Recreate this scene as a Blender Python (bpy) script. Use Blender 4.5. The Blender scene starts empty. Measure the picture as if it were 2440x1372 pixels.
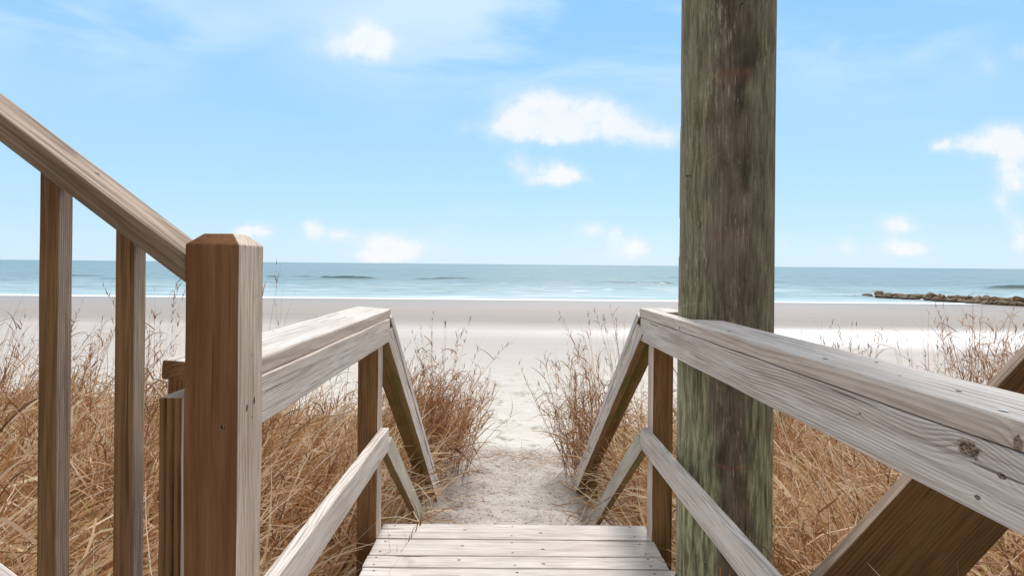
import bpy, bmesh, math, random
import numpy as np
from mathutils import Vector, Matrix, noise as mnoise

random.seed(7)
RNG = np.random.default_rng(11)
R = math.radians
scene = bpy.context.scene
COL = scene.collection
CAMZ = 4.5            # eye height above the sea, metres

# ------------------------------------------------------------------ camera
cam_d = bpy.data.cameras.new('camera'); cam = bpy.data.objects.new('camera', cam_d); COL.objects.link(cam)
cam_d.sensor_width = 36.0
cam_d.lens = 36.0 * 1290 / 2440
cam_d.shift_x = 0.0015
cam_d.shift_y = -0.0232
cam_d.clip_start = 0.02; cam_d.clip_end = 20000
cam.matrix_world = Matrix.Translation((0, 0, CAMZ)) @ Matrix.Rotation(R(90), 4, 'X') @ Matrix.Rotation(R(0.52), 4, 'Z')
scene.camera = cam

# ------------------------------------------------------------------ light
SUN_EL, SUN_AZ = 52.0, 12.0     # azimuth measured from +Y (out to sea) towards +X
world = bpy.data.worlds.new('World'); scene.world = world; world.use_nodes = True
sun_d = bpy.data.lights.new('sun', 'SUN'); sun = bpy.data.objects.new('sun', sun_d); COL.objects.link(sun)
sun_d.energy = 1.5; sun_d.angle = R(12); sun_d.color = (1.0, 0.95, 0.89)
sdir = Vector((math.sin(R(SUN_AZ)) * math.cos(R(SUN_EL)), math.cos(R(SUN_AZ)) * math.cos(R(SUN_EL)), math.sin(R(SUN_EL))))
sun.location = (0, 0, 30)
sun.rotation_euler = sdir.to_track_quat('Z', 'Y').to_euler()
scene.view_settings.view_transform = 'Standard'
scene.view_settings.look = 'None'
scene.view_settings.gamma = 1.0
scene.view_settings.exposure = 1.35
scene.cycles.use_denoising = True
scene.cycles.max_bounces = 6
scene.cycles.transparent_max_bounces = 8
scene.cycles.caustics_reflective = False
scene.cycles.caustics_refractive = False


# ------------------------------------------------------------------ node helper
class NT:
    def __init__(s, tree):
        s.t = tree; s.n = tree.nodes; s.l = tree.links
    def new(s, typ, **kw):
        n = s.n.new(typ)
        for k, v in kw.items(): setattr(n, k, v)
        return n
    def put(s, sock, v):
        if v is None: return
        if isinstance(v, bpy.types.NodeSocket): s.l.new(v, sock)
        else:
            if isinstance(v, (tuple, list)) and len(v) == 3 and sock.type == 'RGBA': v = (*v, 1)
            sock.default_value = v
    def m(s, op, a, b=None, c=None, clamp=False):
        n = s.new('ShaderNodeMath', operation=op); n.use_clamp = clamp
        s.put(n.inputs[0], a); s.put(n.inputs[1], b)
        if c is not None: s.put(n.inputs[2], c)
        return n.outputs[0]
    def vm(s, op, a, b=None, sc=None):
        n = s.new('ShaderNodeVectorMath', operation=op)
        s.put(n.inputs[0], a); s.put(n.inputs[1], b)
        if sc is not None: s.put(n.inputs['Scale'], sc)
        return n.outputs['Value'] if op in ('DOT_PRODUCT', 'LENGTH', 'DISTANCE') else n.outputs['Vector']
    def xyz(s, v):
        n = s.new('ShaderNodeSeparateXYZ'); s.put(n.inputs[0], v); return n.outputs
    def comb(s, x, y, z):
        n = s.new('ShaderNodeCombineXYZ'); s.put(n.inputs[0], x); s.put(n.inputs[1], y); s.put(n.inputs[2], z); return n.outputs[0]
    def noise(s, v, scale=1.0, detail=3.0, rough=0.5, dist=0.0, out='Fac'):
        n = s.new('ShaderNodeTexNoise'); s.put(n.inputs['Vector'], v)
        n.inputs['Scale'].default_value = scale; n.inputs['Detail'].default_value = detail
        n.inputs['Roughness'].default_value = rough; n.inputs['Distortion'].default_value = dist
        return n.outputs[out]
    def ss(s, x, a, b, lo=0.0, hi=1.0):
        n = s.new('ShaderNodeMapRange', interpolation_type='SMOOTHSTEP')
        s.put(n.inputs[0], x)
        for i, v in enumerate((a, b, lo, hi)): s.put(n.inputs[i + 1], v)
        return n.outputs[0]
    def mix(s, f, a, b, blend='MIX'):
        n = s.new('ShaderNodeMix', data_type='RGBA', blend_type=blend)
        n.clamp_factor = True
        s.put(n.inputs[0], f); s.put(n.inputs[6], a); s.put(n.inputs[7], b)
        return n.outputs[2]
    def ramp(s, f, stops, interp='LINEAR'):
        n = s.new('ShaderNodeValToRGB'); s.put(n.inputs[0], f); cr = n.color_ramp; cr.interpolation = interp
        while len(cr.elements) < len(stops): cr.elements.new(0.5)
        for e, (p, c) in zip(cr.elements, stops): e.position = p; e.color = (*c, 1)
        return n.outputs[0]


def new_mat(name, rough=0.8, spec=0.3):
    mt = bpy.data.materials.new(name); mt.use_nodes = True
    k = NT(mt.node_tree); b = k.n['Principled BSDF']
    b.inputs['Roughness'].default_value = rough
    b.inputs['Specular IOR Level'].default_value = spec
    return mt, k, b


# ------------------------------------------------------------------ sky
def build_world():
    k = NT(world.node_tree); bg = k.n['Background']
    sky = k.new('ShaderNodeTexSky', sky_type='NISHITA')
    sky.sun_disc = False; sky.sun_elevation = R(SUN_EL); sky.sun_rotation = R(SUN_AZ)
    sky.altitude = 0; sky.air_density = 1.0; sky.dust_density = 0.3; sky.ozone_density = 2.0
    geo = k.new('ShaderNodeTexCoord').outputs['Generated']
    x, y, z = k.xyz(geo)[:3]
    base = k.new('ShaderNodeHueSaturation'); base.inputs['Hue'].default_value = 0.480
    base.inputs['Saturation'].default_value = 0.92; base.inputs['Value'].default_value = 1.0
    k.put(base.inputs['Color'], sky.outputs[0])
    # the clear azure of the day, a touch paler towards the horizon
    el = k.m('MAXIMUM', z, 0.0)
    grad = k.ramp(el, [(0.0, (4.7, 6.45, 7.8)), (0.08, (3.9, 6.0, 7.8)), (0.25, (3.0, 5.35, 7.9)), (0.45, (2.1, 4.65, 7.8)), (1.0, (1.4, 3.4, 6.4))])
    col = k.mix(0.85, base.outputs[0], grad)
    yy = k.m('MAXIMUM', k.m('ABSOLUTE', y), 0.03)
    u = k.m('DIVIDE', x, yy); v = k.m('DIVIDE', z, yy)
    uv = k.comb(u, v, k.m('MULTIPLY', y, 0.3))
    # wisps
    st = k.comb(k.m('ADD', k.m('MULTIPLY', u, 1.1), k.m('MULTIPLY', v, 0.5)), k.m('MULTIPLY', v, 4.0), 3.1)
    wn = k.noise(st, 1.9, 6.0, 0.55, 0.5)
    wn2 = k.noise(k.comb(k.m('MULTIPLY', u, 1.0), k.m('MULTIPLY', v, 2.0), 0.4), 1.5, 2.0, 0.5)
    wm = k.m('MULTIPLY', k.ss(wn, 0.36, 0.62), k.m('MAXIMUM', k.ss(wn2, 0.38, 0.66), k.ss(k.vm('LENGTH', k.vm('MULTIPLY', k.vm('SUBTRACT', k.comb(u, v, 0.0), (.07, .42, 0.)), (1.6, 3.6, 0.))), .4, 1.1, 1., 0.)))
    up = k.ss(v, 0.18, 0.5)
    wisp = k.m('MULTIPLY', k.m('MULTIPLY', wm, up), 0.80)
    low = k.m('MULTIPLY', k.ss(v, 0.0, 0.16, 1.0, 0.0), k.m('MULTIPLY', k.ss(wn2, 0.35, 0.7), 0.30))
    # cumulus puffs: where they stand (azimuth tangent, elevation tangent, sizes)
    P = [(1285, 262, 75, 42, 1.0), (1215, 302, 48, 32, .75), (1370, 285, 85, 45, .85), (1310, 318, 120, 22, .8), (1440, 268, 45, 36, .5),
         (1520, 312, 85, 34, .62), (1590, 335, 60, 22, .5), (1325, 408, 42, 26, 1.0), (1340, 428, 52, 16, .9), (1235, 395, 34, 28, .6), (1248, 430, 30, 14, .3), (1490, 415, 40, 20, .28),
         (868, 82, 48, 42, .85), (845, 118, 85, 30, .55), (900, 108, 50, 32, .55), (760, 105, 60, 30, .25), (1095, 305, 32, 22, .3), (1100, 505, 30, 20, .25),
         (618, 552, 42, 18, 1.0), (575, 551, 26, 11, .8), (740, 548, 24, 22, 1.0), (800, 567, 38, 18, .9), (905, 588, 46, 30, 1.0), (985, 596, 75, 32, .85), (880, 612, 60, 16, .6), (1050, 552, 32, 15, .4),
         (1410, 550, 36, 20, .8), (1468, 570, 18, 18, .9), (1515, 590, 28, 24, .85), (1460, 612, 90, 22, .6), (1230, 625, 60, 10, .3),
         (2016, 600, 34, 26, .75), (1950, 603, 18, 12, .3), (2132, 526, 40, 22, .85), (2165, 540, 30, 12, .5), (2125, 585, 42, 24, .9), (2180, 597, 42, 20, .85), (1868, 578, 20, 24, .5),
         (2395, 325, 62, 34, 1.0), (2300, 345, 75, 24, .75), (2420, 352, 60, 22, .8), (2240, 350, 30, 12, .5), (2402, 405, 34, 28, .9), (2425, 440, 40, 30, .85), (2385, 480, 26, 34, .7), (2425, 548, 26, 34, .75), (2435, 585, 30, 22, .55),
         (2425, 122, 26, 26, .5), (2352, 150, 32, 34, .4), (350, 20, 60, 40, .22), (2210, 250, 60, 20, .15)]
    w1 = k.noise(uv, 9.0, 4.0, 0.6, 0.0, 'Color')
    w2 = k.noise(uv, 34.0, 4.0, 0.6, 0.0, 'Color')
    wv = k.vm('ADD', k.vm('SCALE', k.vm('SUBTRACT', w1, (.5, .5, .5)), None, 0.026), k.vm('SCALE', k.vm('SUBTRACT', w2, (.5, .5, .5)), None, 0.022))
    q = k.vm('ADD', k.comb(u, v, 0.0), k.vm('MULTIPLY', wv, (1, 1, 0)))
    tot = None
    for (px, py, rx, ry, s) in P:
        cu = (px - 1215) / 1290; hz = 631 + (px - 1220) * 0.0085; cv = (hz - py) / 1290
        d = k.vm('SUBTRACT', q, (cu, cv, 0))
        d = k.vm('MULTIPLY', d, (1290 / (rx * 1.12), 1290 / (ry * 1.12), 0))
        e = k.m('MULTIPLY', k.m('POWER', 2.718, k.m('MULTIPLY', k.vm('DOT_PRODUCT', d, d), -0.9)), s)
        tot = e if tot is None else k.m('ADD', tot, e)
    # added fill, unseen: sky whitened overhead, dimmed inland so house-side faces stay dark
    sky_fill = k.m('MAXIMUM', k.ss(z, .52, .80), k.ss(y, .12, -.25))
    sky_fill = k.m('MULTIPLY', sky_fill, k.ss(k.noise(geo, 2.2, 4.0, .55), .25, .6, .72, 1.))
    col = k.mix(sky_fill, col, k.mix(k.ss(y, .1, -.5), (8.0, 7.7, 7.2), (2.9, 2.6, 2.35)))
    side = k.m('MULTIPLY', k.ss(k.m('DIVIDE', k.m('ABSOLUTE', x), k.m('MAXIMUM', y, .02)), 1.15, 1.9), k.ss(z, -.05, .1))  # unseen white sky added at the sides to brighten the railing faces
    col = k.mix(k.m('MULTIPLY', side, k.ss(y, -.1, .15)), col, (10.2, 9.9, 9.5))
    fwd = k.ss(y, 0.05, 0.2)
    cn = k.noise(uv, 26.0, 6.0, 0.62)
    cl = k.m('MULTIPLY', k.ss(k.m('MULTIPLY', tot, k.ss(cn, .25, .75, .60, 1.45)), 0.05, 1.18), fwd)
    
    cloud = k.m('MULTIPLY', k.ss(tot, .35, 1.25), k.ss(cn, 0.25, 0.6, .5, 1.))
    ccol = k.mix(cloud, (6.1, 6.8, 7.6), (7.45, 7.5, 7.55))
    col = k.mix(k.m('MAXIMUM', wisp, low), col, (5.6, 6.9, 7.7))
    col = k.mix(k.m('MULTIPLY', cl, 0.86), col, ccol)
    k.put(bg.inputs[0], col)
    bg.inputs[1].default_value = 0.052
    world.cycles.sampling_method = 'MANUAL'; world.cycles.sample_map_resolution = 512
build_world()

# ------------------------------------------------------------------ object helpers
def tag(o, label=None, cat=None, group=None, kind=None):
    if label: o['label'] = label
    if cat: o['category'] = cat
    if group: o['group'] = group
    if kind: o['kind'] = kind
    return o

def thing(name, label, cat, loc, group=None):
    o = bpy.data.objects.new(name, None); COL.objects.link(o); o.location = loc
    o.empty_display_size = 0.2
    return tag(o, label, cat, group)

def link(name, me, parent=None, mats=()):
    o = bpy.data.objects.new(name, me); COL.objects.link(o)
    for mt in mats: me.materials.append(mt)
    if parent is not None: o.parent = parent
    return o

def np_mesh(name, verts, quads, smooth=True, vcol=None):
    me = bpy.data.meshes.new(name)
    verts = np.asarray(verts, np.float32); quads = np.asarray(quads, np.int32)
    nv, nq, k = len(verts), len(quads), quads.shape[1]
    me.vertices.add(nv); me.vertices.foreach_set('co', verts.ravel())
    me.loops.add(nq * k); me.loops.foreach_set('vertex_index', quads.ravel())
    me.polygons.add(nq)
    me.polygons.foreach_set('loop_start', np.arange(0, nq * k, k, dtype=np.int32))
    me.polygons.foreach_set('loop_total', np.full(nq, k, np.int32))
    me.polygons.foreach_set('use_smooth', np.full(nq, smooth, bool))
    if vcol is not None:
        a = me.color_attributes.new('tint', 'FLOAT_COLOR', 'POINT')
        a.data.foreach_set('color', np.asarray(vcol, np.float32).ravel())
    me.update(calc_edges=True); me.validate()
    return me

# ---- numpy value noise
_T = RNG.random((256, 256)).astype(np.float64)
def vnoise(x, y):
    xi = np.floor(x).astype(int); yi = np.floor(y).astype(int); fx = x - xi; fy = y - yi
    fx = fx * fx * (3 - 2 * fx); fy = fy * fy * (3 - 2 * fy)
    g = lambda a, b: _T[a & 255, b & 255]
    return (g(xi, yi) * (1 - fx) + g(xi + 1, yi) * fx) * (1 - fy) + (g(xi, yi + 1) * (1 - fx) + g(xi + 1, yi + 1) * fx) * fy
def fbm(x, y, o=4):
    s = 0; a = .5; t = 0
    for i in range(o):
        s = s + a * vnoise(x * 2 ** i + 17.3 * i, y * 2 ** i + 5.1 * i); t += a; a *= .5
    return s / t
def sst(a, b, x):
    t = np.clip((x - a) / (b - a), 0, 1); return t * t * (3 - 2 * t)

# ------------------------------------------------------------------ terrain height (x right, y out to sea; result in world z)
def path_edges(y):
    t = np.clip((y - 3.9) / 1.9, 0, 1)
    xl = -0.50 + 0.26 * t; xr = 0.60 - 0.06 * t
    return xl, xr

def ground_z(x, y):
    x = np.asarray(x, float); y = np.asarray(y, float)
    xl, xr = path_edges(y)
    side = np.maximum(xl - x, x - xr)                    # distance outside the path
    dune = -1.96 + 0.10 * (fbm(x * 1.3 + 3, y * 1.3) - .5)
    lefty = .30 * sst(-.85, -1.7, x) * sst(4.6, 2.6, y)
    bank = lefty + sst(-0.05, 0.65, side) * (0.17 + 0.22 * (fbm(x * .8, y * .8 + 9) - .3))
    edge = 5.55 + 0.5 * sst(0.0, 0.8, side) + 0.7 * (vnoise(x * .9 + 2, y * 0 + 4) - .5) * sst(0.2, 1.2, side)
    fall = sst(0, 1, (y - edge) / 3.6)
    lip = -0.05 * np.exp(-((y - 5.2) / 0.25) ** 2) * np.exp(-((x - .12) / .22) ** 2)
    beach = -3.62 - 0.88 * np.clip((y - 9.5) / 59.5, 0, None) ** 1.0
    beach = beach + 0.05 * (fbm(x * .25, y * .12 + 3) - .5) * sst(66, 40, y)
    # a very low berm where the dry sand ends
    beach = beach + 0.06 * np.exp(-((y - 31 + .05 * x) / 3.0) ** 2)
    beach = np.where(y > 69, np.maximum(-4.5 - (y - 69) * .03, -9), beach)
    near = fbm(x * 5.0, y * 5.0, 4) - .5
    rough = 0.10 * near * sst(14, 5, y) + 0.12 * (fbm(x * 1.9 + 40, y * 2.2, 4) - .5) * sst(26, 12, y) * sst(6.5, 9.5, y)
    d = dune + bank + lip
    h = d * (1 - fall) + beach * fall
    return h + rough + CAMZ

def build_ground():
    ys = np.concatenate([np.arange(-6, 0, .25), np.arange(0, 8, .045), np.arange(8, 20, .06), 20 * 1.018 ** np.arange(0, 75), 20 * 1.018 ** 75 * 1.12 ** np.arange(1, 40)])
    xp = np.concatenate([np.arange(0, 3, .045), 3 * 1.035 ** np.arange(0, 110), 3 * 1.035 ** 110 * 1.18 ** np.arange(1, 28)])
    xs = np.concatenate([-xp[:0:-1], xp])
    X, Y = np.meshgrid(xs, ys); Z = ground_z(X, Y)
    nx, ny = len(xs), len(ys)
    idx = np.arange(nx * ny).reshape(ny, nx)
    q = np.stack([idx[:-1, :-1], idx[:-1, 1:], idx[1:, 1:], idx[1:, :-1]], -1).reshape(-1, 4)
    me = np_mesh('ground', np.stack([X, Y, Z], -1).reshape(-1, 3), q)
    mt, k, b = new_mat('sand', .9, .2)
    pos = k.new('ShaderNodeTexCoord').outputs['Object']
    x, y, z = k.xyz(pos)[:3]
    wob = k.noise(k.comb(k.m('MULTIPLY', x, .05), k.m('MULTIPLY', y, .12), 0.0), 1.0, 3.0)
    yw = k.m('ADD', y, k.m('MULTIPLY', k.m('SUBTRACT', wob, .5), 5.0))
    g1 = k.noise(pos, 260.0, 2.0, .7); g2 = k.noise(pos, 9.0, 5.0, .6); g3 = k.noise(pos, 1.3, 3.0, .5)
    path = k.mix(g2, (.29, .26, .245), (.455, .42, .395))
    path = k.mix(k.ss(g1, .45, .60), path, (.56, .53, .50))
    dry = k.mix(g2, (.47, .445, .415), (.61, .585, .55))
    sand = k.mix(k.ss(y, 5.4, 7.5), path, dry)
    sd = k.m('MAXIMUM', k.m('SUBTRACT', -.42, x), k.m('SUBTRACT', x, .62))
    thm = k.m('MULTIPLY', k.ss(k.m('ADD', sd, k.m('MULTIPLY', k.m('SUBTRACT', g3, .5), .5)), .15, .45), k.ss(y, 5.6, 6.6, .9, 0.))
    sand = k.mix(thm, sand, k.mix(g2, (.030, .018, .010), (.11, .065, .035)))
    # flat beach: long faint bands of damp and dry
    bandv = k.comb(k.m('MULTIPLY', x, .03), k.m('MULTIPLY', y, .55), 0.0)
    bn = k.noise(bandv, 1.0, 4.0, .6)
    mid = k.mix(bn, (.385, .36, .345), (.485, .457, .437))
    sand = k.mix(k.ss(yw, 13.0, 25.0), sand, mid)
    # paler band of sand, wide to the right of the piling, thin in the middle
    cen = k.m('ADD', 31.0, k.m('MULTIPLY', x, -.02))
    wid = k.m('ADD', k.ss(x, 2.0, 18.0, 2.2, 5.2), k.m('MULTIPLY', k.m('SUBTRACT', wob, .5), 1.5))
    dd = k.m('DIVIDE', k.m('ABSOLUTE', k.m('SUBTRACT', yw, cen)), wid)
    leftfade = k.ss(x, -12.0, -4.0)
    bar = k.m('MULTIPLY', k.m('MULTIPLY', k.ss(dd, .35, 1.35, 1.0, 0.0), leftfade), k.ss(bn, .1, .5, .75, 1.0))  # mask of the paler band in the sand colour
    sand = k.mix(k.m('MULTIPLY', bar, k.ss(x, -3., 16., .22, 1.)), sand, (.70, .69, .70))
    wetm = k.ss(yw, 33.0, 39.0)
    wet = k.mix(bn, (.275, .246, .23), (.35, .318, .30))
    sand = k.mix(wetm, sand, wet)
    edge = k.ss(yw, 60.0, 67.0)
    sand = k.mix(k.m('MULTIPLY', edge, .5), sand, (.27, .245, .23))
    # drift marks, plus the shade in footprints painted as darker colour
    mk = k.noise(k.comb(k.m('MULTIPLY', x, 1.6), k.m('MULTIPLY', y, 1.7), 2.0), 1.0, 6.0, .68)
    sand = k.mix(k.m('MULTIPLY', k.ss(mk, .56, .62), k.m('MULTIPLY', k.ss(y, 9., 9.6), k.ss(y, 15., 21., .85, 0.0))), sand, (.30, .26, .20))
    # specks of bark and shell on the path
    sp = k.noise(pos, 55.0, 3.0, .7)
    sand = k.mix(k.m('MULTIPLY', k.ss(sp, .58, .63), k.ss(y, 5.5, 9.0, .8, 0.0)), sand, (.13, .10, .08))
    k.put(b.inputs['Base Color'], sand)
    k.put(b.inputs['Roughness'], k.ss(yw, 33., 66., .92, .42))
    bmp = k.new('ShaderNodeBump'); bmp.inputs['Strength'].default_value = .55; bmp.inputs['Distance'].default_value = .03
    hgt = k.m('ADD', k.m('MULTIPLY', k.noise(pos, 14.0, 6.0, .65), 1.0), k.m('MULTIPLY', k.noise(k.comb(k.m('MULTIPLY', x, .7), k.m('MULTIPLY', y, 2.2), z), 3.0, 4.0), 2.2))
    hgt = k.m('MULTIPLY', hgt, k.ss(y, 14., 30., 1.0, .12))
    k.put(bmp.inputs['Height'], hgt); k.put(b.inputs['Normal'], bmp.outputs[0])
    o = link('beach_ground', me, None, [mt]); tag(o, kind='structure')
build_ground()

# ------------------------------------------------------------------ sea
def build_sea():
    ys = np.concatenate([np.arange(64, 110, .22), 110 * 1.004 ** np.arange(0, 420), 110 * 1.004 ** 420 * 1.06 ** np.arange(1, 60)])
    t = np.linspace(-1.35, 1.35, 560)
    T, Y = np.meshgrid(t, ys)
    X = T * (60 + Y * .8)
    h = np.zeros_like(X)
    amp = sst(69, 95, Y)
    for (wl, a, ang, ph) in ((7.5, .09, .12, 0), (4.3, .055, -.25, 2), (13, .10, .05, 1), (2.6, .03, .4, 5)):
        kx, ky = math.sin(ang) * 2 * math.pi / wl, math.cos(ang) * 2 * math.pi / wl
        h += a * np.sin(kx * X + ky * Y + ph + 5 * fbm(X * .03 + ph, Y * .05)) * (0.3 + 1.4 * fbm(X * .05 + 7 * ph, Y * .08))
    h *= amp * sst(900, 250, Y)
    # breaking swells: long crests parallel to the shore
    for (cx, cy, w, a, th) in ((-44, 149, 6.5, .95, 1.6), (-51, 152, 3, .6, 1.3), (-21, 146, 6, .5, 1.5), (-15, 153, 7, .45, 1.4), (28, 127, 9.5, .60, 2.0), (36, 126, 5, .35, 1.7), (-62, 160, 5, .5, 1.5), (-68, 157, 3, .4, 1.2),
                               (112, 118, 10, .95, 1.5), (70, 150, 8, .3, 1.4), (-118, 150, 9, .5, 1.5), (-92, 128, 5, .35, 1.2), (5, 170, 8, .3, 1.5), (-80, 175, 9, .3, 1.6), (60, 190, 10, .35, 1.6), (88, 140, 7, .4, 1.3)):
        yc = cy + 1.5 * (fbm(X * .12, X * 0 + cy) - .5) * 2
        u = (Y - yc) / th
        prof = np.where(u < 0, np.exp(-(u * 1.5) ** 2), np.exp(-(u * .6) ** 2))
        h += a * prof * np.exp(-(np.abs(X - cx) / w) ** 3) * (.75 + .5 * vnoise(X * .5, X * 0))
    # small spilling lines near the sand
    for (yc, a) in ((73.5, .04), (77.5, .05), (82.5, .07), (89, .08), (97, .09), (107, .10)):
        u = Y - (yc + 2.2 * (fbm(X * .03 + yc, X * 0 + 2) - .5))
        h += a * np.where(u < 0, np.exp(-(u * 1.6) ** 2), np.exp(-(u * .7) ** 2)) * (.25 + fbm(X * .05, X * 0 + yc))
    Z = h + 0.02
    nx, ny = len(t), len(ys); idx = np.arange(nx * ny).reshape(ny, nx)
    q = np.stack([idx[:-1, :-1], idx[:-1, 1:], idx[1:, 1:], idx[1:, :-1]], -1).reshape(-1, 4)
    me = np_mesh('sea', np.stack([X, Y, Z], -1).reshape(-1, 3), q)
    mt, k, b = new_mat('sea_water', .30, .22)
    pos = k.new('ShaderNodeTexCoord').outputs['Object']; x, y, z = k.xyz(pos)[:3]
    n1 = k.noise(k.comb(k.m('MULTIPLY', x, .02), k.m('MULTIPLY', y, .05), 0.0), 1.0, 4.0)
    deep = k.mix(k.ss(y, 110., 900.), (.19, .285, .31), (.135, .215, .24))
    shal = k.mix(n1, (.31, .425, .46), (.40, .51, .535))
    c = k.mix(k.ss(k.m('ADD', y, k.m('MULTIPLY', n1, 30.)), 84., 165.), shal, deep)
    ln = k.noise(k.comb(k.m('MULTIPLY', x, .035), k.m('MULTIPLY', y, .62), 5.0), 1.0, 5.0, .62)
    c = k.mix(k.m('MULTIPLY', k.ss(ln, .52, .60), k.ss(y, 80., 190., .55, .15)), c, (.13, .24, .28))
    c = k.mix(k.m('MULTIPLY', k.ss(ln, .38, .46, 1., 0.), k.ss(y, 80., 170., .5, .1)), c, (.62, .70, .72))
    f1 = k.noise(k.comb(k.m('MULTIPLY', x, .05), k.m('MULTIPLY', y, .9), 1.0), 1.0, 5.0, .6)
    lim = k.ss(y, 70., 100., .56, .85)
    foam = k.ss(k.m('SUBTRACT', f1, lim), -.02, .07)
    foam = k.m('MULTIPLY', foam, k.ss(y, 90., 112., .6, 0.))
    ed = k.m('ADD', y, k.m('MULTIPLY', k.noise(k.comb(k.m('MULTIPLY', x, .12), 0.0, 0.0), 1.0, 4.0), 2.2))
    c = k.mix(k.m('MULTIPLY', k.ss(z, .16, .5), k.ss(y, 108., 120.)), c, (.05, .105, .115))  # swell faces darkened in the colour, standing for their weaker reflection
    foam = k.m('MAXIMUM', foam, k.ss(ed, 70.4, 71.8, .9, 0.0))
    c = k.mix(foam, c, (.82, .86, .88))
    k.put(b.inputs['Base Color'], c)
    k.put(b.inputs['Roughness'], k.m('ADD', .30, k.m('MULTIPLY', foam, .5)))
    bmp = k.new('ShaderNodeBump'); bmp.inputs['Strength'].default_value = .45; bmp.inputs['Distance'].default_value = .25
    k.put(bmp.inputs['Height'], k.m('ADD', k.noise(k.comb(k.m('MULTIPLY', x, .6), k.m('MULTIPLY', y, 1.3), z), 1.0, 5.0, .6), k.noise(k.comb(k.m('MULTIPLY', x, .04), k.m('MULTIPLY', y, .12), z), 1.0, 3.0, .6)))
    k.put(b.inputs['Normal'], bmp.outputs[0])
    o = link('sea_water', me, None, [mt]); tag(o, kind='structure')
build_sea()

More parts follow.
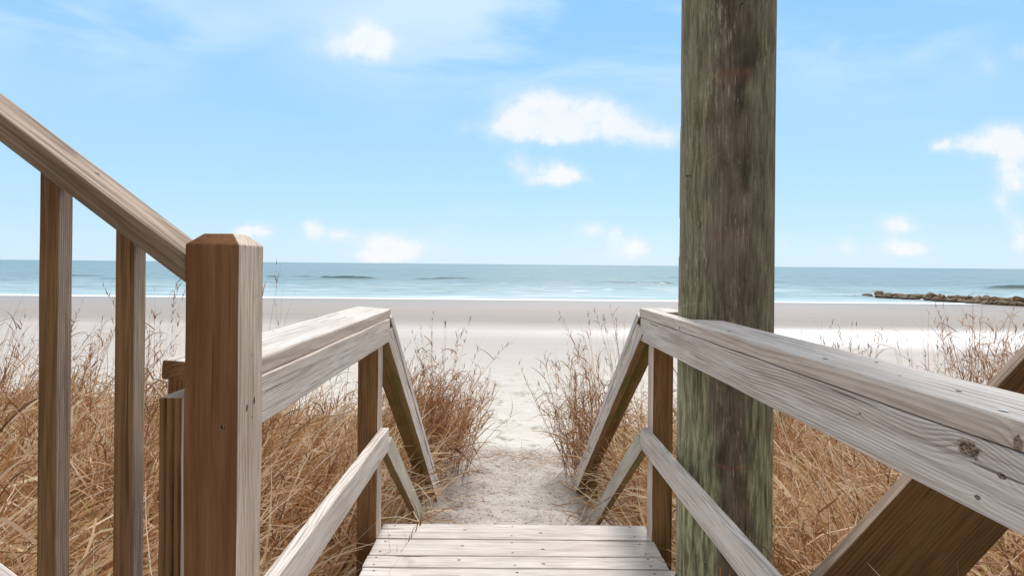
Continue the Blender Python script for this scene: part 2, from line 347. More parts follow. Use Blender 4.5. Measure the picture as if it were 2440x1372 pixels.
# ------------------------------------------------------------------ timber material
def wood(name, light, dark, patch, ring=170.0, warp=.020, contrast=.55, pith=(.03, -.06), knots=(), crack=.5, green=0.0, bump=.25, rough=.78, fine=.5):
    """sawn timber, grain along local X. knots: (x, y, z, radius)"""
    mt, k, b = new_mat(name, rough, .12)
    tc = k.new('ShaderNodeTexCoord').outputs['Object']
    rnd = k.new('ShaderNodeObjectInfo').outputs['Random']
    off = k.comb(k.m('MULTIPLY', rnd, 37.), k.m('MULTIPLY', rnd, 3.), k.m('MULTIPLY', rnd, 5.))
    x, y, z = k.xyz(tc)[:3]
    P = k.vm('ADD', tc, off)
    kn_sum = None; kn_core = None
    for (kx, ky, kz, kr) in knots:
        d = k.vm('MULTIPLY', k.vm('SUBTRACT', tc, (kx, ky, kz)), (0.62 / kr, 1 / kr, .35 / kr))
        d2 = k.vm('DOT_PRODUCT', d, d)
        e = k.m('MULTIPLY', k.m('POWER', 2.718, k.m('MULTIPLY', d2, -.22)), kr * 1.3)
        kn_sum = e if kn_sum is None else k.m('ADD', kn_sum, e)
        dn = k.m('ADD', d2, k.m('MULTIPLY', k.m('SUBTRACT', k.noise(tc, 130., 4., .7), .5), 1.7))
        cc = k.ss(dn, .25, .75, 1., 0.)
        kn_core = cc if kn_core is None else k.m('MAXIMUM', kn_core, cc)
    n1 = k.noise(k.vm('MULTIPLY', P, (1.1, 4., 4.)), 1.0, 2.0, .5)
    n2 = k.noise(k.vm('MULTIPLY', P, (5., 30., 30.)), 1.0, 3.0, .6)
    ns = k.noise(k.vm('MULTIPLY', P, (3.5, 130., 130.)), 1.0, 3.0, .6)
    nf = k.noise(k.vm('MULTIPLY', P, (9., 420., 420.)), 1.0, 3.0, .7)
    big = k.noise(k.vm('MULTIPLY', P, (1.6, 14., 14.)), 1.0, 4.0, .6)
    yy = k.m('SUBTRACT', y, pith[0]); zz = k.m('SUBTRACT', z, pith[1])
    r = k.m('SQRT', k.m('ADD', k.m('MULTIPLY', yy, yy), k.m('MULTIPLY', zz, zz)))
    r = k.m('ADD', r, k.m('MULTIPLY', k.m('SUBTRACT', n1, .5), warp * 2.2))
    r = k.m('ADD', r, k.m('MULTIPLY', k.m('SUBTRACT', n2, .5), .0013))
    if kn_sum is not None: r = k.m('ADD', r, kn_sum)
    ph = k.m('MULTIPLY', r, ring)
    sw = k.m('FRACT', ph)
    late = k.m('MULTIPLY', k.ss(sw, .25, .86), k.ss(sw, .90, 1.0, 1., 0.))
    late = k.m('MULTIPLY', late, k.m('MULTIPLY', k.ss(n2, .3, .65, .45, 1.), k.ss(big, .30, .62, .35, 1.)))
    c = k.mix(k.ss(big, .36, .68), light, patch)
    c = k.mix(k.m('MULTIPLY', late, contrast), c, dark)
    c = k.mix(k.m('MULTIPLY', k.ss(ns, .50, .64), fine), c, dark)
    c = k.mix(k.m('MULTIPLY', k.ss(nf, .42, .72), fine), c, dark)
    c = k.mix(k.m('MULTIPLY', k.ss(nf, .30, .46, 1., 0.), fine * .45), c, tuple(min(.9, v * 1.25) for v in light))
    ck = k.noise(k.vm('MULTIPLY', P, (1.7, 75., 75.)), 1.0, 2.0, .5)
    ckm = k.m('MULTIPLY', k.ss(ck, .69, .71), crack)
    spn = k.noise(k.vm('MULTIPLY', P, (22., 90., 90.)), 1.0, 1.0, .4)
    ckm = k.m('MAXIMUM', ckm, k.m('MULTIPLY', k.ss(spn, .83, .85), crack))
    c = k.mix(ckm, c, tuple(v * .25 for v in dark))
    if green:
        gn = k.noise(k.vm('MULTIPLY', P, (3., 9., 9.)), 1.0, 4.0, .6)
        c = k.mix(k.m('MULTIPLY', k.ss(gn, .42, .68), green), c, (.11, .12, .03))
    if kn_core is not None:
        kt = k.mix(k.ss(k.noise(k.vm('MULTIPLY', tc, (1., 1.7, 1.)), 170., 3., .7), .42, .58), (.018, .010, .007), (.30, .21, .15))
        c = k.mix(k.m('MULTIPLY', kn_core, .92), c, kt)
    k.put(b.inputs['Base Color'], c)
    bmp = k.new('ShaderNodeBump'); bmp.inputs['Strength'].default_value = bump; bmp.inputs['Distance'].default_value = .004
    hh = k.m('SUBTRACT', k.m('ADD', k.m('MULTIPLY', nf, .6), k.m('MULTIPLY', late, .35)), k.m('MULTIPLY', ckm, 1.6))
    if kn_core is not None: hh = k.m('SUBTRACT', hh, k.m('MULTIPLY', kn_core, 1.2))
    k.put(bmp.inputs['Height'], hh); k.put(b.inputs['Normal'], bmp.outputs[0])
    return mt

SIL = dict(light=(.76, .70, .655), dark=(.23, .185, .16), patch=(.66, .585, .535))
W_top = wood('weathered_top', (.72, .68, .66), (.27, .23, .21), (.63, .58, .55), ring=150, contrast=.50, fine=.42, pith=(.14, -.03), crack=.9)
W_side = wood('weathered_side', **SIL, ring=190, contrast=.80, fine=.45, pith=(.14, -.04), warp=.024, crack=.8)
W_edge = wood('weathered_cap_edge', (.69, .61, .55), (.33, .26, .21), (.58, .48, .41), ring=70, warp=.035, contrast=.6, fine=.35, crack=.3)
W_brown = wood('shaded_brown_timber', (.34, .19, .095), (.11, .05, .02), (.25, .135, .065), ring=100, contrast=.8, fine=.5, crack=.5, green=.12)  # unweathered brown, kept darker to carry the shade of house-side faces
W_post = wood('brown_newel_timber', (.31, .155, .075), (.15, .065, .028), (.21, .097, .044), ring=38, warp=.02, contrast=.35, fine=.40, crack=.5, green=.10, knots=((.93, .02, -.05, .005), (.42, .015, -.05, .008)))
W_dark = wood('brown_brace_timber', (.25, .135, .060), (.09, .042, .016), (.175, .09, .038), ring=95, contrast=.7, pith=(.2, -.03), fine=.65, crack=.35, green=.15)
W_rail = wood('grey_brown_rail_timber', (.36, .26, .18), (.14, .09, .055), (.28, .19, .12), ring=110, contrast=.6, fine=.5, crack=.7)
W_grey = wood('grey_timber_edge', (.45, .355, .29), (.13, .088, .062), (.34, .26, .205), ring=230, warp=.01, contrast=.85, pith=(.02, .2), fine=.6, crack=.6)
W_pale = wood('pale_post_side', (.76, .66, .57), (.22, .155, .11), (.62, .52, .44), ring=190, warp=.008, contrast=.95, pith=(.02, .25), fine=.5, crack=.7)
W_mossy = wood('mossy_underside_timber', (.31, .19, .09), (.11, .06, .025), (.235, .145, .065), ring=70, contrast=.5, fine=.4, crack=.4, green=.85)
W_foot = wood('weathered_mossy_rail', (.56, .52, .47), (.33, .29, .24), (.46, .42, .35), ring=120, contrast=.5, fine=.40, crack=.8, green=.25)

def flat_mat(name, col, rough=.6, metal=0.):
    mt, k, b = new_mat(name, rough, .3)
    n = k.noise(k.new('ShaderNodeTexCoord').outputs['Object'], 60., 3.)
    k.put(b.inputs['Base Color'], k.mix(n, tuple(v * .7 for v in col), tuple(min(1, v * 1.2) for v in col)))
    b.inputs['Metallic'].default_value = metal
    return mt
M_nail = flat_mat('dark_nail_stain', (.05, .045, .045), .55, .3)
M_bright = flat_mat('galvanised_nail', (.72, .72, .73), .4, .2)

# ------------------------------------------------------------------ boards
def board(name, parent, p0, p1, width, thick, side, mats, pick=None, cut0=0., cut1=0., bev=.003, wob=.0012, taper=None, nails=(), segs=None, seed=0):
    """a sawn board. p0,p1: ends of its centre line (camera-relative metres), width along SIDE, thick across it.
    cut0/cut1: bevelled ends (x shift per metre of local z or y tuple). nails: (x, y, r) on the +z face."""
    p0 = Vector(p0); p1 = Vector(p1); L = (p1 - p0).length
    ax = (p1 - p0).normalized(); sy = Vector(side); sy = (sy - ax * sy.dot(ax)).normalized(); sz = ax.cross(sy)
    M = Matrix((ax, sy, sz)).transposed()
    n = segs or max(2, int(L / .06))
    bm = bmesh.new()
    rings = []
    hw, ht = width / 2, thick / 2
    for i in range(n + 1):
        x = L * i / n; ring = []
        for (a, c) in ((-1, -1), (1, -1), (1, 1), (-1, 1)):
            w = hw if taper is None else hw + (taper[0] + (taper[1] - taper[0]) * i / n) * (1 if a < 0 else 0) * 1.0
            yv, zv = a * w, c * ht
            xx = x
            c0 = cut0 if isinstance(cut0, tuple) else (0., cut0)
            c1 = cut1 if isinstance(cut1, tuple) else (0., cut1)
            f0 = max(0, 1 - i / n * 2); f1 = max(0, i / n * 2 - 1)
            if i == 0: xx += c0[0] * yv + c0[1] * zv
            if i == n: xx += c1[0] * yv + c1[1] * zv
            if 0 < i < n:
                q = Vector((x * 6 + seed * 3.1, a * 2.1 + seed, c * 1.7))
                yv += mnoise.noise(q) * wob; zv += mnoise.noise(q + Vector((9, 4, 2))) * wob
                lo = c0[0] * yv + c0[1] * zv; hi = L + c1[0] * yv + c1[1] * zv
                xx = lo + (hi - lo) * i / n
            ring.append(bm.verts.new((xx, yv, zv)))
        rings.append(ring)
    for i in range(n):
        for j in range(4):
            a, b2 = rings[i], rings[i + 1]
            bm.faces.new((a[j], a[(j + 1) % 4], b2[(j + 1) % 4], b2[j]))
    bm.faces.new(rings[0][::-1]); bm.faces.new(rings[-1])
    bmesh.ops.recalc_face_normals(bm, faces=bm.faces)
    bm.normal_update()
    if bev:
        es = [e for e in bm.edges if e.calc_face_angle(0) > .6]
        bmesh.ops.bevel(bm, geom=es, offset=bev, offset_type='OFFSET', segments=2, profile=.5, affect='EDGES')
    bm.normal_update()
    for f in bm.faces:
        if pick: f.material_index = pick(M @ f.normal, f.normal)
    nm = len(mats)
    ml = list(mats)
    if nails:
        ml.append(M_nail)
        for (nx, ny, nr) in nails:
            zt = ht + .0009
            vs = [bm.verts.new((nx + nr * 1.7 * math.cos(t) * (1 + .2 * math.sin(3 * t + nx * 40)), ny + nr * math.sin(t), zt)) for t in [j * math.pi / 5 for j in range(10)]]
            f = bm.faces.new(vs); f.material_index = nm
            f.normal_update()
            if f.normal.z < 0: f.normal_flip()
    me = bpy.data.meshes.new(name); bm.to_mesh(me); bm.free()
    o = link(name, me, parent, ml)
    wl = p0 + Vector((0, 0, CAMZ))
    o.rotation_euler = M.to_euler()
    o.location = wl - (parent.location if parent else Vector((0, 0, 0)))
    return o

def pk(nw, nl):            # weathering plus shade in the colour: pale faces, darker brown towards the house or below
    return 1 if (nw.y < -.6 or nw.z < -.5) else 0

GZ = lambda x, y: float(ground_z(x, y)) - CAMZ
DECK = -1.20

# ------------------------------------------------------------------ stair railing on the left
def stair_railing():
    root = thing('stair_railing', 'grey-brown stair railing with square balusters and chamfered newel post, rising to the left', 'stair railing', (-.49, .933, CAMZ + DECK))
    xL, xR, y0, y1, zt, zb = -.533, -.445, .887, .975, .047, DECK
    cx, cy, s = (xL + xR) / 2, (y0 + y1) / 2, (xR - xL) / 2
    H = zt - zb
    bm = bmesh.new(); rings = []
    prof = [(0, s)] + [(H * i / 30, s) for i in range(1, 30)] + [(H - .019, s), (H, s - .020)]
    for (xx, hs) in prof:
        w = .0010 * mnoise.noise(Vector((xx * 5, 1, 2)))
        rings.append([bm.verts.new((xx, a * (hs + w), c * (hs + w))) for (a, c) in ((-1, -1), (1, -1), (1, 1), (-1, 1))])
    for a, b2 in zip(rings, rings[1:]):
        for j in range(4): bm.faces.new((a[j], a[(j + 1) % 4], b2[(j + 1) % 4], b2[j]))
    bm.faces.new(rings[0][::-1]); bm.faces.new(rings[-1])
    bmesh.ops.recalc_face_normals(bm, faces=bm.faces); bm.normal_update()
    bmesh.ops.bevel(bm, geom=[e for e in bm.edges if e.calc_face_angle(0) > .4], offset=.0018, segments=2, profile=.5, affect='EDGES')
    bm.normal_update()
    M = Matrix((Vector((0, 0, 1)), Vector((1, 0, 0)), Vector((0, 1, 0)))).transposed()
    for f in bm.faces: f.material_index = 1 if (M @ f.normal).y < -.4 else 0  # house-side face takes the darker brown, its shade partly in the colour
    for (zz, dd, rr) in ((-.247, .917, .0042), (-.241, .943, .0042), (-.268, .936, .002), (-.16, .93, .0012), (-.06, .95, .0012)):
        vs = [bm.verts.new((zz - zb + rr * 1.5 * math.cos(t), s + .0012, dd - cy + rr * .55 * math.sin(t))) for t in [j * math.pi / 4 for j in range(8)]]
        f = bm.faces.new(vs); f.material_index = 2; f.normal_update()
        if f.normal.y < 0: f.normal_flip()
    me = bpy.data.meshes.new('newel_post'); bm.to_mesh(me); bm.free()
    o = link('newel_post', me, root, [W_pale, W_post, M_nail]); o.rotation_euler = M.to_euler()
    o.location = Vector((cx, cy, zb + CAMZ)) - root.location
    sl = .745; dx = 1.5; y = .9345; ang = math.atan(sl)
    ctr = lambda X, z0=-.0135: Vector((X, y, z0 - (X + .5335) * sl))
    pr = lambda nw, nl: 1 if nw.y < -.6 else 0
    board('handrail', root, ctr(-.534 - dx), ctr(-.534), .089, .0375, (0, 1, 0), [W_grey, W_rail], pr, cut1=(0, -sl), bev=.0035, nails=((1.62, .012, .0028), (1.26, .02, .002)))
    zr = -.546 - (-.5335 + .922) * sl + .004 - .0375 / 2 / math.cos(ang)
    board('bottom_rail', root, ctr(-.534 - dx, zr), ctr(-.534, zr), .089, .0375, (0, 1, 0), [W_top, W_rail], pr, cut1=(0, -sl), bev=.003, seed=4)
    for i in range(9):
        bx = -.6735 - .133 * i
        off = .0375 / 2 / math.cos(ang)
        top = ctr(bx).z - off + .003; bot = ctr(bx, zr).z + off - .003
        board('baluster', root, (bx, .961, bot), (bx, .961, top), .0325, .032, (1, 0, 0), [W_grey, W_brown], lambda nw, nl: 1 if nw.y < -.5 else 0, cut0=(-sl, 0), cut1=(-sl, 0), bev=.0018, wob=.0006, seed=i)
stair_railing()

# ------------------------------------------------------------------ landing deck
def deck():
    root = thing('wooden_landing', 'pale weathered plank landing at the head of the sandy path', 'deck', (0, 1.2, CAMZ + DECK))
    edges = [(2.500, 2.367), (2.3605, 2.2305), (2.2265, 2.1425), (2.137, 1.998), (1.992, 1.853)]
    y = 1.847
    while y > -1.0: edges.append((y, y - .139)); y -= .145
    W = wood('weathered_deck', (.71, .67, .645), (.27, .22, .19), (.59, .525, .485), ring=120, warp=.03, contrast=.55, fine=.45, pith=(.12, -.05), crack=1.0, green=.06,
             knots=((.38, .012, .02, .007), (.72, -.01, .02, .008)))
    for i, (a, b) in enumerate(edges):
        lj = .003 * math.sin(i * 2.7)
        xr = .630 + .006 * (i > 0) * min(i, 3)
        nl = []
        for xx in (.05, .60, 1.14):
            for s_ in (-.3, .32): nl.append((xx + .01 * math.sin(i * 5 + xx * 9 + s_), s_ * (a - b) + .004 * math.sin(i * 3 + xx), .0030))
        board('plank', root, (-.575 + lj, (a + b) / 2, DECK - .016), (xr + lj, (a + b) / 2, DECK - .016), a - b, .032, (0, 1, 0), [W], None, bev=.004, wob=.0016, seed=i * 1.7, nails=nl)
    for x in (-.53, .03, .60):
        board('joist', root, (x, -1.0, DECK - .13), (x, 2.44, DECK - .13), .19, .038, (0, 0, 1), [W_brown], None)
    board('rim_board', root, (-.56, 2.462, DECK - .135), (.62, 2.462, DECK - .135), .20, .036, (0, 0, 1), [W_foot], None)
    for i in range(3):
        yy = 2.62 + i * .27; zz = DECK - .19 * (i + 1)
        board('step', root, (-.50, yy, zz - .02), (.55, yy, zz - .02), .25, .038, (0, 1, 0), [W_top], None, seed=i)
    for x in (-.515, .57):
        board('stringer', root, (x, 2.47, DECK - .22), (x, 3.55, DECK - .22 - .78), .24, .038, (0, .6, .8), [W_foot], None)
deck()

# ------------------------------------------------------------------ walkway railings
def railing_left():
    root = thing('walkway_railing', 'low weathered railing along the left of the landing, behind the newel post', 'railing', (-.62, 2.4, CAMZ + DECK - .7))
    t = .070
    board('cap_rail', root, (-.622, 1.085, -.2225), (-.620, 2.462, -.2225), .155, .041, (-math.cos(t), 0, math.sin(t)), [W_edge, W_brown, W_top],
          lambda nw, nl: 2 if nw.z > .6 else (1 if nw.y < -.6 or nw.z < -.5 else 0), bev=.006, wob=.002)
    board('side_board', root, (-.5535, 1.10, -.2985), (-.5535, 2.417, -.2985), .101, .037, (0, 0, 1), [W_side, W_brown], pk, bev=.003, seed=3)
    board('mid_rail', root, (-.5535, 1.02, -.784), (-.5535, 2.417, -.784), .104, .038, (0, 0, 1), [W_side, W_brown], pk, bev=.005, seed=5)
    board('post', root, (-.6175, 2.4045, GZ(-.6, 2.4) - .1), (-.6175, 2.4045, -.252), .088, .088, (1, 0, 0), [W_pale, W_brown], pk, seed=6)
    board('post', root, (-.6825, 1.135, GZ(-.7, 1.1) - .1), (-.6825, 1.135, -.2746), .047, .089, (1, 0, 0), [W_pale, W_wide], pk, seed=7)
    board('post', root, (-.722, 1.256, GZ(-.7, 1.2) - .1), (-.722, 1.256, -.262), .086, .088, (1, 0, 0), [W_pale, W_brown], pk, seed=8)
    sl = .853; y0, y1 = 2.466, 4.23; zt = -.207
    a = math.atan(sl); n = (0, math.sin(a), math.cos(a))
    def on(y, depth, ya=y0, za=zt): return (za - (y - ya) * sl) - depth / math.cos(a)
    pm = lambda nw, nl: 1 if (nw.z < -.4) else 0
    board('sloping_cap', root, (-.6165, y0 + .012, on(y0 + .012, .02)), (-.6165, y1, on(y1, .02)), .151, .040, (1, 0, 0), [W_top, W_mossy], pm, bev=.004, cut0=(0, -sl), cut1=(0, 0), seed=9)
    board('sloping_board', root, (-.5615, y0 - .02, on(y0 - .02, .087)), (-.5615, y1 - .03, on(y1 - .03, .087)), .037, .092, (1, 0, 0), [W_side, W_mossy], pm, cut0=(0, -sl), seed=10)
    sl2 = .81; a2 = math.atan(sl2)
    f = lambda y: -.752 - (y - 2.43) * sl2 - .046 / math.cos(a2)
    board('sloping_mid_rail', root, (-.5535, 2.425, f(2.425)), (-.5535, 3.86, f(3.86)), .037, .092, (1, 0, 0), [W_foot, W_mossy], pm, cut0=(0, -sl2), seed=11)
    board('foot_post', root, (-.645, 3.86, -2.3), (-.645, 3.86, on(3.86, .04) - .002), .086, .086, (1, 0, 0), [W_foot, W_mossy], pk, cut1=(0, -sl), seed=12)

def railing_right():
    root = thing('walkway_railing', 'weathered knotty railing along the right of the landing, notched round the round piling', 'railing', (.66, 2.4, CAMZ + DECK - .7))
    inn = lambda y: .590 + (2.46 - y) * .036
    # cap: plan outline with the notch for the piling, extruded
    th = .041; zt = -.1935
    dirv = Vector((inn(0) - inn(1), -1, 0)).normalized()            # towards the camera
    o0 = Vector((inn(2.47), 2.47, zt)); acr = Vector((-dirv.y, dirv.x, 0))    # across, to +X
    if acr.x < 0: acr = -acr
    Lc = 2.9
    pts = [(0, 0)] + [(Lc * i / 60, 0.0012 * math.sin(i * .9)) for i in range(1, 60)] + [(Lc, 0), (Lc, .150)] + [(x, .150 + .001 * math.sin(x * 13)) for x in np.arange(Lc - .05, .56, -.05)] + \
          [(.545, .150), (.505, .052), (.215, .050), (.19, .148), (0, .148)]
    bm = bmesh.new()
    top = [bm.verts.new((x, y, 0)) for (x, y) in pts]; bot = [bm.verts.new((x, y, -th)) for (x, y) in pts]
    n = len(pts)
    bm.faces.new(top); bm.faces.new(bot[::-1])
    for i in range(n): bm.faces.new((top[i], bot[i], bot[(i + 1) % n], top[(i + 1) % n]))
    bmesh.ops.recalc_face_normals(bm, faces=bm.faces); bm.normal_update()
    bmesh.ops.bevel(bm, geom=[e for e in bm.edges if e.calc_face_angle(0) > .9], offset=.005, segments=3, profile=.5, affect='EDGES')
    bmesh.ops.triangulate(bm, faces=[f for f in bm.faces if len(f.verts) > 6]); bm.normal_update()
    for f in bm.faces: f.material_index = 1 if f.normal.z > .7 else 0
    for (nx, ny, nr) in ((.40, .045, .003), (.60, .030, .0042), (.86, .032, .0045), (1.33, .028, .0045), (1.37, .11, .003), (1.62, .06, .0035), (1.50, .058, .002), (.10, .05, .003), (1.86, .05, .003)):
        vs = [bm.verts.new((nx + nr * 1.6 * math.cos(t), ny + nr * .8 * math.sin(t), .0008)) for t in [j * math.pi / 5 for j in range(10)]]
        f = bm.faces.new(vs); f.material_index = 2; f.normal_update()
        if f.normal.z < 0: f.normal_flip()
    vs = [bm.verts.new((1.735 + .008 * math.cos(t), .020 + .004 * math.sin(t), .0016)) for t in [j * math.pi / 5 for j in range(10)]]
    f = bm.faces.new(vs); f.material_index = 3; f.normal_update()
    if f.normal.z < 0: f.normal_flip()
    Wc = wood('weathered_knotty_cap', (.70, .625, .57), (.28, .22, .18), (.57, .485, .42), ring=75, warp=.04, contrast=.65, fine=.35, crack=.35,
              knots=((1.775, .0, -.033, .006), (1.80, .0, -.036, .011), (.53, 0, -.03, .004)), pith=(-.02, -.09))
    me = bpy.data.meshes.new('cap_rail'); bm.to_mesh(me); bm.free()
    M = Matrix((dirv, acr, Vector((0, 0, 1)))).transposed()
    if M.determinant() < 0:
        # mirror-safe frame: flip local y
        for v in me.vertices: v.co.y = -v.co.y
        me.flip_normals(); M = Matrix((dirv, -acr, Vector((0, 0, 1)))).transposed()
    c = link('cap_rail', me, root, [Wc, W_top, M_nail, M_bright]); c.rotation_euler = M.to_euler()
    c.location = o0 + Vector((0, 0, CAMZ)) - root.location
    Wk = wood('weathered_knotty_board', (.75, .69, .645), (.23, .18, .155), (.63, .55, .50), ring=150, warp=.030, contrast=.8, fine=.42, pith=(.14, -.04), crack=.7,
              knots=((1.685, .032, .018, .017), (1.735, .014, .018, .006), (1.70, -.030, .018, .005), (.155, -.005, .018, .004), (.09, .030, .018, .003), (1.46, .02, .018, .0028)))
    ms = [Wk, W_brown]
    hb = .1025; zc = -.2365 - hb / 2; yf = 2.452; yn = -.35
    off = .0175
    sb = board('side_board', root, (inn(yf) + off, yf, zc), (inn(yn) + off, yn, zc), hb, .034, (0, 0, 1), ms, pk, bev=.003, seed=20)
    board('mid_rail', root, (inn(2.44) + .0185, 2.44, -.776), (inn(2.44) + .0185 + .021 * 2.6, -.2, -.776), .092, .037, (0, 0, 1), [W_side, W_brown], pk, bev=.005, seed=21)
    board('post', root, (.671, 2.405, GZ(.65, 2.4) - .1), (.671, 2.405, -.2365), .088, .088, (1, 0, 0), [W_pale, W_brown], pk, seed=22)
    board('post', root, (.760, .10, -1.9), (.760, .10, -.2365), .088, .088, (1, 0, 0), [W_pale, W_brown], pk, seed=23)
    sl = .722; y0, y1 = 2.476, 4.93; z0 = -.1935; a = math.atan(sl)
    on = lambda y, depth: (z0 - (y - y0) * sl) - depth / math.cos(a)
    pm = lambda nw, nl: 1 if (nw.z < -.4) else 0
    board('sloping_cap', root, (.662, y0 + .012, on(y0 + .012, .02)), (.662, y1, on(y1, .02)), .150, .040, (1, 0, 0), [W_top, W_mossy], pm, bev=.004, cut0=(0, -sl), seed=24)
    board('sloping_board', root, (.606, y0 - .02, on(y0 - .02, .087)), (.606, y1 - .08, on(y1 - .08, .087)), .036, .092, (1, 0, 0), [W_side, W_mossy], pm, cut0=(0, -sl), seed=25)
    sl2 = .742; a2 = math.atan(sl2)
    f = lambda y: -.738 - (y - 2.45) * sl2 - .046 / math.cos(a2)
    board('sloping_mid_rail', root, (.607, 2.448, f(2.448)), (.607, 4.1, f(4.1)), .037, .092, (1, 0, 0), [W_foot, W_mossy], pm, cut0=(0, -sl2), seed=26)
    board('foot_post', root, (.70, 4.55, -2.3), (.70, 4.55, on(4.55, .04) - .002), .086, .086, (1, 0, 0), [W_foot, W_mossy], pk, cut1=(0, -sl), seed=27)

W_wide = wood('wide_grained_brown_timber', (.34, .20, .10), (.055, .022, .009), (.28, .16, .08), ring=70, warp=.012, contrast=1.3, pith=(-.10, -.02), fine=.3, crack=.3, green=.1)
railing_left(); railing_right()

# ------------------------------------------------------------------ broad brown plank rising to the right
def brace():
    root = thing('stair_stringer', 'broad brown plank slanting up to the right, outside the right railing', 'stringer', (.85, 1.47, CAMZ - 1.12))
    y = 1.47; s = 1.098; a = math.atan(s)
    # front upper edge passes (2379,923) at y=1.45
    k = 1.45 / 1290
    E = Vector(((2379 - 1215) * k, y, -(923 - 640) * k)); d = Vector((math.cos(a), 0, math.sin(a))); nrm = Vector((math.sin(a), 0, -math.cos(a)))
    c = E + nrm * .141
    p0 = c - d * ((c.z + 1.10) / d.z); p1 = c + d * 1.6
    board('plank', root, p0, p1, .282, .036, (-math.sin(a), 0, math.cos(a)), [W_grey, W_dark], lambda nw, nl: 1 if nw.y < -.6 else 0, bev=.003, seed=31)
brace()

# ------------------------------------------------------------------ round piling
def piling():
    root = thing('timber_piling', 'thick round piling, green with algae and dark brown down the middle, rising out of frame', 'piling', (.8356, 2.102, CAMZ - 2.1))
    Rr = .1728; z0, z1 = -2.4, 2.6
    na, nz = 220, 560
    A = np.linspace(0, 2 * np.pi, na, endpoint=False); Zs = np.linspace(z0, z1, nz)
    V = []
    for z in Zs:
        for a in A:
            ca, sa = math.cos(a), math.sin(a)
            r = Rr * (1 - .004 * z)
            r += .0045 * (mnoise.noise(Vector((ca * 1.6, sa * 1.6, z * .9))))
            fl = mnoise.noise(Vector((ca * 7, sa * 7, z * 1.1))); r += .0016 * fl
            g = mnoise.noise(Vector((ca * 24, sa * 24, z * 2.4 + 7))); r -= .0022 * max(0, g - .12) * 2
            h = mnoise.noise(Vector((ca * 3 + 5, sa * 3, z * 4.0)))
            if h > .34: r -= .0022
            V.append((r * ca, r * sa, z - z0))
    idx = np.arange(na * nz).reshape(nz, na); nx = np.roll(idx, -1, 1)
    q = np.stack([idx[:-1], nx[:-1], nx[1:], idx[1:]], -1).reshape(-1, 4)
    me = np_mesh('shaft', V, q)
    mt, k, b = new_mat('algae_covered_piling', .9, .08)
    tc = k.new('ShaderNodeTexCoord').outputs['Object']; x, y, z = k.xyz(tc)[:3]
    ang = k.m('ARCTAN2', y, x)
    st = k.noise(k.vm('MULTIPLY', tc, (60., 60., 7.)), 1.0, 5.0, .65)
    st2 = k.noise(k.vm('MULTIPLY', tc, (260., 260., 9.)), 1.0, 3.0, .65)
    bl = k.noise(k.vm('MULTIPLY', tc, (9., 9., 2.6)), 1.0, 5.0, .62)
    bl2 = k.noise(k.vm('ADD', k.vm('MULTIPLY', tc, (16., 16., 5.)), (4., 2., 9.)), 1.0, 4.0, .6)
    # algae grows on the two flanks that stay damp, the middle face (towards the house) is bare and brown
    n = k.m('DIVIDE', k.m('ADD', k.m('MULTIPLY', x, .929), k.m('MULTIPLY', y, -.369)), Rr)      # across as seen from the landing
    nn = k.m('ADD', n, k.m('MULTIPLY', k.m('SUBTRACT', bl, .5), 1.7))
    left = k.ss(nn, -.40, -.18, 1., 0.); right = k.ss(nn, .38, .62)
    alg = k.m('MAXIMUM', left, right)
    lowg = k.ss(z, 1.4, 2.5, 1.1, .55)
    alg = k.m('MULTIPLY', alg, lowg, clamp=True)
    alg = k.m('MULTIPLY', alg, k.ss(st, .28, .58, .45, 1.))
    bare = k.mix(k.ss(bl2, .3, .7), (.085, .068, .050), (.26, .215, .165))
    bare = k.mix(k.m('MULTIPLY', k.ss(bl, .55, .72), k.ss(z, 1.2, 2.6, .9, .35)), bare, (.125, .07, .045))
    green = k.mix(k.ss(st, .35, .65), (.15, .17, .088), (.50, .52, .325))
    green = k.mix(k.m('MULTIPLY', k.ss(z, 1.3, 2.6), .5), green, (.31, .27, .19))
    pale = k.m('MULTIPLY', k.ss(n, -.98, -.86, 1., 0.), .6)
    c = k.mix(alg, bare, green)
    c = k.mix(pale, c, (.38, .34, .28))
    # ring figure on the bare wood
    rg = k.m('ADD', k.m('MULTIPLY', n, 13.), k.m('MULTIPLY', k.noise(k.vm('MULTIPLY', tc, (6., 6., 2.2)), 1.0, 2.0, .5), 12.))
    rl = k.m('POWER', k.m('ABSOLUTE', k.m('SINE', k.m('MULTIPLY', rg, 3.1))), 7.0)
    rl = k.m('MULTIPLY', rl, k.ss(k.noise(k.vm('MULTIPLY', tc, (5., 5., 3.)), 1.0, 2.0), .46, .62))
    c = k.mix(k.m('MULTIPLY', rl, .32), c, (.07, .055, .04))
    c = k.mix(k.m('MULTIPLY', k.ss(st2, .48, .66), .45), c, (.05, .042, .03))
    cr = k.noise(k.vm('MULTIPLY', tc, (95., 95., 2.2)), 1.0, 3.0, .6)
    c = k.mix(k.m('MULTIPLY', k.ss(cr, .67, .69), .75), c, (.022, .018, .014))
    c = k.mix(k.m('MULTIPLY', k.ss(st2, .28, .42, 1., 0.), .30), c, (.46, .43, .33))
    # torn pale fibres, small dark scars
    fb = k.noise(k.vm('ADD', k.vm('MULTIPLY', tc, (120., 120., 14.)), (3., 8., 1.)), 1.0, 4.0, .7)
    fz = k.noise(k.vm('ADD', k.vm('MULTIPLY', tc, (10., 10., 5.)), (7., 1., 3.)), 1.0, 3.0, .6)
    c = k.mix(k.m('MULTIPLY', k.ss(fb, .56, .64), k.m('MULTIPLY', k.ss(fz, .48, .60), .65)), c, (.55, .48, .35))
    c = k.mix(k.m('MULTIPLY', k.ss(fb, .34, .40, 1., 0.), k.m('MULTIPLY', k.ss(fz, .52, .64), .8)), c, (.035, .028, .022))
